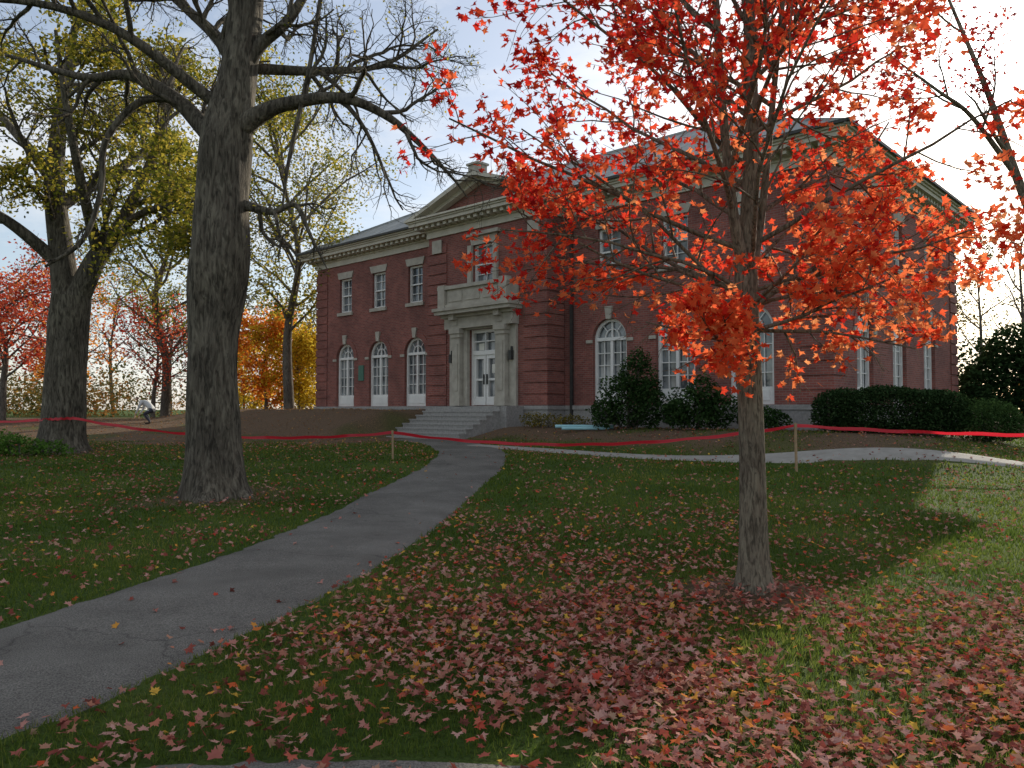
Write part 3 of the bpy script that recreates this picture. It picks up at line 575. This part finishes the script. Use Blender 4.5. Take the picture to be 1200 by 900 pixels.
def rect_window(F,uc,w,zb,zt):
    g=-.24; rect(glass,F,uc-w,uc+w,zb,zt,g)
    for s_ in(-1,1):
        a,b_=sorted((uc+s_*w*.998,uc+s_*(w-.08))); fbox(white,F,a,b_,-.23,-.12,zb,zt-.001)
    fbox(white,F,uc-w+.08,uc+w-.08,-.23,-.122,zt-.08,zt-.002); fbox(white,F,uc-w+.08,uc+w-.08,-.23,-.122,zb+.002,zb+.08)
    zm=(zb+zt)/2; fbox(white,F,uc-w+.08,uc+w-.08,-.23,-.13,zm-.03,zm+.03)
    fbox(white,F,uc-.013,uc+.013,-.23,-.17,zb+.081,zt-.081)
    for z in((zb+zm)/2,(zt+zm)/2): fbox(white,F,uc-w+.08,uc+w-.08,-.23,-.173,z-.013,z+.013)
    fbox(stone,F,uc-w-.12,uc+w+.12,-.1,.09,zb-.16,zb-.003)
    stone.hexa([F.p(uc-w-.05,.05,zt+.003),F.p(uc+w+.05,.05,zt+.003),F.p(uc+w+.05,-.1,zt+.003),F.p(uc-w-.05,-.1,zt+.003),F.p(uc-w-.17,.05,zt+.33),F.p(uc+w+.17,.05,zt+.33),F.p(uc+w+.17,-.1,zt+.33),F.p(uc-w-.17,-.1,zt+.33)])
Ff=Fr((0,0),(1,0),(0,-1)); Fs=Fr((HW,0),(0,1),(1,0)); Fp=Fr((0,-PD),(1,0),(0,-1)); Fb=Fr((0,DP),(-1,0),(0,1)); Fl=Fr((-HW,DP),(0,-1),(-1,0))
us=[5.38,8.07,10.76]; W=.74; UW=.5; A0,A1=ZB+.01,4.88; R0,R1=6.45,8.15
cl=[(-u,[(W,A0,A1,True),(UW,R0,R1,False)]) for u in us]; cr_=[(u,[(W,A0,A1,True),(UW,R0,R1,False)]) for u in us]
wall(brick,Ff,-HW,-PW,ZB,ZW,cl); wall(brick,Ff,PW,HW,ZB,ZW,cr_)
for u in us:
    for s_ in(-1,1): arch_window(Ff,s_*u,W,A0,A1); rect_window(Ff,s_*u,UW,R0,R1)
sides=[2.7,6.15,9.75]
wall(brick,Fs,0,DP,ZB,ZW,[(u,[(W,A0,A1,True),(UW,R0,R1,False)]) for u in sides])
for u in sides: arch_window(Fs,u,W,A0,A1); rect_window(Fs,u,UW,R0,R1)
wall(brick,Fb,-HW,HW,ZB,ZW,[]); wall(brick,Fl,0,DP,ZB,ZW,[(DP-u,[(W,A0,A1,True),(UW,R0,R1,False)]) for u in sides])
for u in sides: arch_window(Fl,DP-u,W,A0,A1); rect_window(Fl,DP-u,UW,R0,R1)
wall(brick,Fp,-PW,PW,ZB,ZW,[(0,[(.78,ZB+.01,4.8,False),(.6,6.62,8.2,False)])],.35)
for s_ in(-1,1): brick.face([(s_*PW,-PD,ZB),(s_*PW,0,ZB),(s_*PW,0,ZW),(s_*PW,-PD,ZW)])
rect_window(Fp,0,.6,6.62,8.2)
z=ZB+.02
while z+.36<ZW:
    for s_ in(-1,1):
        a,b_=sorted((s_*2.15,s_*(PW+.045))); band.box(a,b_,-PD-.045,-.06,z,z+.36)
        a,b_=sorted((s_*(HW+.045),s_*(HW-.95))); band.box(a,b_,-.045,.95,z,z+.36)
    band.box(HW-.95,HW+.045,DP-.95,DP+.045,z,z+.36)
    z+=.425
gran.box(-HW-.07,HW+.07,-.07,DP+.07,-.4,ZB-.12); gran.box(-HW-.12,HW+.12,-.12,DP+.12,1.599,ZB)
gran.box(-PW-.07,PW+.07,-PD-.07,-.05,-.4,ZB-.123); gran.box(-PW-.12,PW+.12,-PD-.12,-.1,1.601,ZB-.003)
for u in (5.38,8.07,10.76): fbox(dark,Ff,u-.45,u+.45,.06,.085,1.15,1.5)
def belt(mb,z0,z1,p):
    mb.box(-HW-p,HW+p,-p,DP+p,z0,z1); mb.box(-PW-p,PW+p,-PD-p,-p+.01,z0+.003,z1-.003)
belt(corn,ZW,9.12,.07); belt(corn,9.12,9.2,.13); belt(corn,9.33,9.47,.62); belt(corn,9.47,9.54,.68); belt(corn,9.54,9.62,.76)
brick.box(-HW+.02,HW-.02,.02,DP-.02,9.19,9.34); corn.box(-HW-.1,HW+.1,-.1,DP+.1,9.2,9.33); corn.box(-PW-.1,PW+.1,-PD-.1,-.08,9.203,9.327)
def dent(F,u0,u1,st=.36):
    n=int((u1-u0)/st)
    for k in range(n+1):
        u=u0+(u1-u0)*k/n; fbox(corn,F,u-.085,u+.085,.09,.5,9.198,9.329)
dent(Ff,-HW-.3,-PW-.6); dent(Ff,PW+.6,HW+.3); dent(Fs,.1,DP+.3); dent(Fp,-PW-.3,PW+.3); dent(Fl,0,DP)
dent(Fr((PW,0),(0,1),(1,0)),-PD+.1,-.2,.36)
# roof
e=.80; x0,x1,y0,y1=-HW-e,HW+e,-e,DP+e; zr=13.6; ym=DP/2; run=ym+e; ze=9.62
r1=(-HW-e+run*.95,ym,zr); r2=(HW+e-run*.95,ym,zr)
a=(x0,y0,ze);b_=(x1,y0,ze);c=(x1,y1,ze);d=(x0,y1,ze)
slate.face([a,b_,r2,r1]); slate.face([c,d,r1,r2]); slate.face([b_,c,r2]); slate.face([d,a,r1]); slate.face([(x0,y0,ze-.001),(x1,y0,ze-.001),(x1,y1,ze-.001),(x0,y1,ze-.001)])
dark.box(x0-.03,x1+.03,y0-.07,y0,ze-.02,ze+.07); dark.box(x1,x1+.07,y0-.07,y1+.07,ze-.021,ze+.069)
slate.box(r1[0]-.1,r2[0]+.1,ym-.1,ym+.1,zr-.08,zr+.08)
def bar(mb,p,q,w,h):
    p=Vector(p);q=Vector(q);t=(q-p).normalized();s_=t.cross(Vector((0,0,1))).normalized()*w/2;u=s_.cross(t).normalized()*h/2
    mb.hexa([p-s_-u,q-s_-u,q+s_-u,p+s_-u,p-s_+u,q-s_+u,q+s_+u,p+s_+u])
for p,q in((a,r1),(b_,r2),(c,r2)): bar(slate,p,q,.18,.14)
# pediment
pw=PW+.78; zp=11.0; yf=-PD-.05; yb=3.2
brick.face([(-PW,-PD-.002,9.62),(PW,-PD-.002,9.62),(0,-PD-.002,9.62+(zp-9.62)*PW/pw)])
slate.face([(-pw,-PD-.7,9.63),(0,-PD-.7,zp),(0,yb,zp),(-pw,yb,9.63)]); slate.face([(pw,-PD-.7,9.63),(0,-PD-.7,zp),(0,yb,zp),(pw,yb,9.63)])
for s_ in(-1,1):
    for (off,wv,hh,yy) in ((-.10,.66,.16,-PD-.36),(-.26,.30,.16,-PD-.17)):
        bar(corn,(s_*(pw+off*.2),yy,9.62+off+.06),(0,yy,zp+off),wv,hh)
stone.box(-.28,.28,-PD-.6,-PD-.1,zp-.12,zp+.24); stone.box(-.34,.34,-PD-.66,-PD-.04,zp+.24,zp+.32)
for s_ in(-1,1): stone.box(s_*2.7-.28,s_*2.7+.28,-PD-.11,-PD-.047,8.15,8.7)
# entrance surround
for s_ in(-1,1):
    a,b2=sorted((s_*.785,s_*1.0)); fbox(stone,Fp,a,b2,-.05,.16,ZB,4.85)
    a,b2=sorted((s_*1.03,s_*1.47)); fbox(stone,Fp,a,b2,-.02,.34,ZB+.34,4.5)
    fbox(stone,Fp,a-.06,b2+.06,-.021,.41,ZB,ZB+.34); fbox(stone,Fp,a-.05,b2+.05,-.021,.40,4.5,4.66); fbox(stone,Fp,a-.09,b2+.09,-.022,.45,4.66,4.86)
    fbox(stone,Fp,a+.1,b2-.1,.34,.37,ZB+.6,4.25)
    a,b2=sorted((s_*1.5,s_*1.85)); fbox(stone,Fp,a,b2,-.02,.12,ZB,4.85)
    for v0,v1,z0,z1 in((.0,.62,5.2,5.42),(.0,.42,4.98,5.2)): fbox(stone,Fp,s_*1.25-.14,s_*1.25+.14,v0,v1,z0,z1)
fbox(stone,Fp,-.784,.784,-.05,.158,4.803,5.0)
fbox(stone,Fp,-1.9,1.9,-.02,.38,4.86,5.3); fbox(stone,Fp,-1.98,1.98,-.021,.5,5.3,5.42); fbox(stone,Fp,-2.08,2.08,-.022,.78,5.42,5.56); fbox(stone,Fp,-2.14,2.14,-.023,.86,5.56,5.68)
fbox(stone,Fp,-1.9,1.9,.5,.68,5.68,5.82); fbox(stone,Fp,-1.96,1.96,.46,.72,6.42,6.56)
for s_ in(-1,1): fbox(stone,Fp,s_*1.72-.2,s_*1.72+.2,.45,.73,5.683,6.62); fbox(stone,Fp,s_*1.8-.08,s_*1.8+.08,0,.45,5.69,6.5)
fbox(stone,Fp,-1.5,1.5,.53,.62,5.82,6.42); 
for s_ in(-1,0,1): fbox(stone,Fp,s_*.98-.4,s_*.98+.4,.62,.65,5.92,6.32)
for s_ in(-1,1):
    a,b2=sorted((s_*.605,s_*.82)); fbox(stone,Fp,a,b2,-.05,.12,6.6,8.2)
fbox(stone,Fp,-.95,.95,-.05,.20,8.54,8.68)
# door assembly
g=-.27; rect(glass,Fp,-.78,.78,ZB,4.8,g)
for s_ in(-1,1):
    a,b2=sorted((s_*.779,s_*.66)); fbox(white,Fp,a,b2,-.26,-.1,ZB,4.8)
fbox(white,Fp,-.66,.66,-.26,-.11,4.66,4.798); fbox(white,Fp,-.66,.66,-.26,-.09,3.78,3.95); fbox(white,Fp,-.66,.66,-.26,-.12,4.3,4.34)
fbox(white,Fp,-.02,.02,-.26,-.12,3.95,4.66)
for s_ in(-1,1):
    for a,b2 in((.02,.13),(.55,.66)):
        p,q=sorted((s_*a,s_*b2)); fbox(white,Fp,p,q,-.26,-.14,ZB+.03,3.78)
    p,q=sorted((s_*.13,s_*.55)); fbox(white,Fp,p,q,-.26,-.142,ZB+.03,ZB+.36); fbox(white,Fp,p,q,-.26,-.142,3.62,3.778); fbox(white,Fp,p,q,-.26,-.15,2.75,2.84)
    fbox(dark,Fp,s_*.09-.015,s_*.09+.015,-.14,-.07,2.6,3.0)
pap=MB(); fbox(pap,Fp,.22,.44,-.262,-.255,3.05,3.4); fbox(pap,Fp,-.5,-.2,-.262,-.255,3.98,4.25)
for s_ in(-1,1): fbox(dark,Fp,s_*1.67-.07,s_*1.67+.07,.13,.28,3.5,3.85); fbox(dark,Fp,s_*1.67-.03,s_*1.67+.03,.1,.2,3.85,4.0)
# steps
y=-PD-.12; steps.box(-1.95,1.95,y-1.0,y-.002,-.2,ZB-.04); y-=1.0; nst=7; ztop=ZB-.04
for k in range(nst):
    zt=ztop-(k+1)*.158; steps.box(-1.95,1.95,y-.34,y-.001,-.2,zt-.05); steps.box(-1.97,1.97,y-.37,y+.02,zt-.05,zt); y-=.34
for s_ in(-1,1):
    a,b2=sorted((s_*1.953,s_*2.25)); gran.box(a,b2,-PD-.12-.95,-PD-.125,-.2,ZB-.02); 
pl=MB(); fbox(pl,Ff,-9.62,-9.2,.003,.04,3.0,3.75)
for F,u in((Ff,-PW-.55),(Ff,PW+.42)): fbox(dark,F,u-.05,u+.05,.05,.15,1.0,8.85)
for mb,nm,mt in((brick,'brick_walls',M_brick),(band,'brick_bands',M_brick2),(ring_,'brick_arches',M_brick2),(stone,'stone_trim',M_stone),(gran,'granite_base',M_granite),(corn,'cornice',M_cornice),(white,'window_and_door_frames',M_white),(glass,'window_panes',M_glass),(slate,'slate_roof',M_slate),(dark,'gutters_and_ironwork',M_dark),(steps,'entrance_steps',M_granite),(pl,'wall_plaque',M_plaque),(pap,'door_notices',M_paper)):
    mb.obj(nm,mt,B)

# ------------------------------------------------------------------ barrier tape & stakes
m,nt,b=newmat('red_tape'); b.inputs['Roughness'].default_value=.35
n=N(nt,'ShaderNodeTexNoise',Scale=3,Detail=3); r=ramp(nt,[(.3,(.55,.012,.03)),(.7,(.85,.05,.07))]); nt.links.new(n.outputs['Fac'],r.inputs[0]); nt.links.new(r.outputs[0],b.inputs['Base Color'])
tr_=N(nt,'ShaderNodeBsdfTranslucent'); nt.links.new(r.outputs[0],tr_.inputs[0]); mx=N(nt,'ShaderNodeMixShader'); mx.inputs[0].default_value=.5
nt.links.new(b.outputs[0],mx.inputs[1]); nt.links.new(tr_.outputs[0],mx.inputs[2]); nt.links.new(mx.outputs[0],nt.nodes['Material Output'].inputs[0]); M_tape=m
sup=[(-24,24.5,1.25,.15),(-13.35,21.9,1.30,.12),(-12.1,21.5,1.36,.0),(-3.0,19.6,1.02,.30),(6.35,17.4,1.24,.36),(15.5,15.4,1.12,.12)]
V=[];F=[]
for (xa,ya,za,_),(xb,yb_,zb_,sag) in zip(sup[:-1],sup[1:]):
    n_=40; base=len(V)
    for k in range(n_+1):
        t=k/n_; x=xa+(xb-xa)*t; y=ya+(yb_-ya)*t
        if xa==-13.35: y-=.25*math.sin(math.pi*t)
        z=za+(zb_-za)*t-4*sag*t*(1-t)+.01*math.sin(k*1.3)
        tw=.5*math.sin(k*.35+xa)+.3*math.sin(k*.9); hw=.038
        V+= [(x,y-hw*math.sin(tw),z-hw*math.cos(tw)),(x,y+hw*math.sin(tw),z+hw*math.cos(tw))]
    for k in range(n_): i=base+2*k; F.append((i,i+2,i+3,i+1))
mesh_np('barrier_tape',np.array(V),np.array(F).ravel(),np.arange(len(F))*4,M_tape,smooth=True)
for x,y,z in((-3.0,19.63,1.08),(6.35,17.43,1.3),(15.5,15.43,1.2),(-24,24.53,1.3)):
    s_=MB(); g0=gz(x,y); s_.hexa([(-.008,-.008,-.2),(.008,-.008,-.2),(.008,.008,-.2),(-.008,.008,-.2),(-.022,-.02,0),(.022,-.02,0),(.022,.02,0),(-.022,.02,0)]); s_.box(-.022,.022,-.02,.02,.0005,z-g0); s_.box(-.026,.026,-.024,.024,z-g0-.12,z-g0-.02)
    o=s_.obj('wooden_stake',M_wood); o.location=(x,y,g0); o.rotation_euler=(.03,random.uniform(-.05,.05),.3)
M_pipe=simple('pale_blue_plastic',(.25,.5,.55),(.35,.6,.65),3,.4,0)
T=Tree(); x,y=2.3,25.3
T.tube([(-.9,0,.12),(.0,-.05,.12),(.9,-.1,.1)],[.06,.06,.06],10); T.tube([(-.7,-.2,.06),(.2,-.22,.06),(.8,-.3,.06)],[.05,.05,.05],10); T.tube([(.9,-.1,.1),(.97,-.1,.1)],[.075,.075],10)
F_=np.concatenate(T.F); o=mesh_np('plastic_pipes',np.concatenate(T.V),F_.ravel(),np.arange(len(F_))*4,M_pipe,smooth=True); o.location=(x,y,gz(x,y))

# ------------------------------------------------------------------ person bending down to the ground
def skin(name,J,E,mats,classify,parent,sub=2):
    me=bpy.data.meshes.new(name+'_cage'); me.from_pydata([j[:3] for j in J],E,[]); o=bpy.data.objects.new(name+'_cage',me); col.objects.link(o)
    o.modifiers.new('Skin','SKIN')
    for i,j in enumerate(J):
        sv=me.skin_vertices[0].data[i]; rr=j[3] if isinstance(j[3],tuple) else (j[3],j[3]); sv.radius=rr; sv.use_root=(i==0)
    s_=o.modifiers.new('Sub','SUBSURF'); s_.levels=sub; s_.render_levels=sub
    dg=bpy.context.evaluated_depsgraph_get(); dg.update(); ob=o.evaluated_get(dg); m2=bpy.data.meshes.new_from_object(ob)
    bpy.data.objects.remove(o); m2.name=name
    m2.materials.clear()
    for m_ in mats: m2.materials.append(m_)
    for p in m2.polygons: p.material_index=classify(p.center); p.use_smooth=True
    return link(bpy.data.objects.new(name,m2),parent)
M_skin=simple('skin',(.42,.26,.19),(.5,.32,.24),8,.6,0); M_jacket=simple('grey_jacket',(.46,.47,.48),(.6,.61,.62),6,.8,.3); M_trou=simple('dark_trousers',(.03,.035,.05),(.055,.06,.08),6,.85,.3)
M_hair=simple('brown_hair',(.04,.025,.015),(.08,.05,.03),20,.7,.4); M_boot=simple('boots',(.02,.015,.012),(.05,.035,.025),8,.6,.2)
px,py=-16.4,35.0; Pn=empty('person',(px,py,gz(px,py)))
J=[(.26,0,.68,.14),(.12,0,.82,.14),(-.08,0,.95,(.16,.17)),(-.24,0,1.01,.105),(-.34,0,1.03,.058),
   (.24,.11,.63,.11),(-.12,.15,.48,.075),(.06,.14,.13,.05),(.06,.14,.05,.05),(-.14,.15,.035,.04),
   (.26,-.11,.63,.11),(-.06,-.16,.45,.075),(.18,-.14,.13,.05),(.18,-.14,.05,.05),(-.02,-.15,.035,.04),
   (-.18,.20,.96,.07),(-.28,.24,.70,.048),(-.42,.20,.45,.034),(-.44,.20,.39,.03),
   (-.18,-.20,.96,.07),(-.28,-.24,.70,.048),(-.42,-.20,.45,.034),(-.44,-.20,.39,.03)]
E=[(0,1),(1,2),(2,3),(3,4),(0,5),(5,6),(6,7),(7,8),(8,9),(0,10),(10,11),(11,12),(12,13),(13,14),(3,15),(15,16),(16,17),(17,18),(3,19),(19,20),(20,21),(21,22)]
def cls(c):
    if c.x<-.36 and c.z<.48: return 2
    if c.x<-.30 and c.z>.95: return 2
    if c.z<.10: return 3
    return 1 if (c.z<.60 and abs(c.y)<.23 and c.x>-.22) or (c.z<.72 and c.x>.15) else 0
skin('body',J,E,[M_jacket,M_trou,M_skin,M_boot],cls,Pn)
ox,dz=.05,-.28
JH=[(-.46,0,1.365,.075),(-.50,0,1.40,.092),(-.50,0,1.45,.088),(-.47,0,1.49,.06),(-.56,0,1.355,.045),(-.585,0,1.405,.018),(-.61,0,1.39,.012),(-.48,.09,1.41,.015),(-.47,.105,1.43,.01),(-.48,-.09,1.41,.015),(-.47,-.105,1.43,.01)]
JH=[(p[0]+ox,p[1],p[2]+dz,p[3]) for p in JH]
EH=[(0,1),(1,2),(2,3),(0,4),(1,5),(5,6),(1,7),(7,8),(1,9),(9,10)]
skin('head',JH,EH,[M_skin,M_hair],lambda c:1 if (c.z>1.455+dz or (c.x>-.47+ox and c.z>1.38+dz)) else 0,Pn)
fb=MB()
for s_ in(-1,1): fb.box(-.602+ox,-.594+ox,s_*.033-.012,s_*.033+.012,1.418+dz,1.428+dz)
fb.box(-.612+ox,-.602+ox,-.02,.02,1.352+dz,1.358+dz); fb.obj('eyes_and_mouth',M_hair,Pn)
for s_ in(-1,1):
    JJ=[(-.44,s_*.20,.40,.028),(-.45,s_*.20,.35,.032)]; EE=[(0,1)]
    for k,dy in enumerate((-.027,-.009,.009,.027)):
        L_=[.036,.042,.04,.032][k]; i=len(JJ); JJ+=[(-.455,s_*.20+dy,.32,.009),(-.465,s_*.20+dy,.32-L_,.009),(-.45,s_*.20+dy,.32-L_*1.7,.008)]; EE+=[(1,i),(i,i+1),(i+1,i+2)]
    i=len(JJ); JJ+=[(-.47,s_*(.20-.03),.355,.01),(-.49,s_*(.20-.035),.32,.009)]; EE+=[(0,i),(i,i+1)]
    skin('hand',JJ,EE,[M_skin],lambda c:0,Pn,1)

# ------------------------------------------------------------------ light, sky, camera
S=Vector((.608,1,.4445)).normalized(); el=math.asin(S.z); az=math.atan2(S.x,S.y)
sd=bpy.data.lights.new('sun','SUN'); sd.energy=5.0; sd.angle=math.radians(.55); sd.color=(1,.90,.74)
so=bpy.data.objects.new('sun',sd); so.rotation_euler=S.to_track_quat('Z','Y').to_euler(); so.location=(30,50,30); link(so)
w=bpy.data.worlds.new('World'); scene.world=w; w.use_nodes=True; nt=w.node_tree; L=nt.links; bg=nt.nodes['Background']
sk=N(nt,'ShaderNodeTexSky'); sk.sky_type='NISHITA'; sk.sun_disc=False; sk.sun_elevation=el; sk.sun_rotation=az; sk.air_density=1.0; sk.dust_density=1.0; sk.ozone_density=1.6
tc=N(nt,'ShaderNodeTexCoord'); mp=N(nt,'ShaderNodeMapping'); mp.inputs['Scale'].default_value=(1,1,3.2); L.new(tc.outputs['Generated'],mp.inputs['Vector'])
n=N(nt,'ShaderNodeTexNoise',Scale=2.6,Detail=9,Roughness=.62,Distortion=.4); L.new(mp.outputs[0],n.inputs['Vector'])
r=ramp(nt,[(.42,(.22,.22,.22)),(.68,(.85,.85,.85))]); L.new(n.outputs['Fac'],r.inputs[0])
dt=N(nt,'ShaderNodeVectorMath',operation='DOT_PRODUCT'); nm=N(nt,'ShaderNodeVectorMath',operation='NORMALIZE'); L.new(tc.outputs['Generated'],nm.inputs[0]); L.new(nm.outputs[0],dt.inputs[0]); dt.inputs[1].default_value=S
pw_=N(nt,'ShaderNodeMath',operation='POWER'); mxx=N(nt,'ShaderNodeMath',operation='MAXIMUM'); mxx.inputs[1].default_value=0; L.new(dt.outputs['Value'],mxx.inputs[0]); L.new(mxx.outputs[0],pw_.inputs[0]); pw_.inputs[1].default_value=12
ml=N(nt,'ShaderNodeMath',operation='MULTIPLY_ADD'); L.new(pw_.outputs[0],ml.inputs[0]); ml.inputs[1].default_value=3; ml.inputs[2].default_value=6.8
cc=N(nt,'ShaderNodeCombineColor'); 
for k in range(3): L.new(ml.outputs[0],cc.inputs[k])
mx=N(nt,'ShaderNodeMix',data_type='RGBA'); L.new(sk.outputs[0],mx.inputs[6]); L.new(cc.outputs[0],mx.inputs[7])
L.new(r.outputs[0],mx.inputs[0])
p2=N(nt,'ShaderNodeMath',operation='POWER'); L.new(mxx.outputs[0],p2.inputs[0]); p2.inputs[1].default_value=900
p3=N(nt,'ShaderNodeMath',operation='MULTIPLY'); L.new(p2.outputs[0],p3.inputs[0]); p3.inputs[1].default_value=40
gt=N(nt,'ShaderNodeMath',operation='GREATER_THAN'); L.new(dt.outputs['Value'],gt.inputs[0]); gt.inputs[1].default_value=math.cos(math.radians(.55))
g2=N(nt,'ShaderNodeMath',operation='MULTIPLY_ADD'); L.new(gt.outputs[0],g2.inputs[0]); g2.inputs[1].default_value=150; L.new(p3.outputs[0],g2.inputs[2])
ad=N(nt,'ShaderNodeVectorMath',operation='ADD'); L.new(mx.outputs[2],ad.inputs[0]); c3=N(nt,'ShaderNodeCombineXYZ')
for k in range(3): L.new(g2.outputs[0],c3.inputs[k])
L.new(c3.outputs[0],ad.inputs[1]); L.new(ad.outputs[0],bg.inputs['Color']); bg.inputs['Strength'].default_value=.148

cd=bpy.data.cameras.new('camera'); cd.sensor_width=36; cd.lens=27.36; cd.clip_end=3000; cd.clip_start=.05
co=bpy.data.objects.new('camera',cd); co.location=(0,0,1.6); co.rotation_euler=(math.radians(90+1.88),0,0); link(co); scene.camera=co
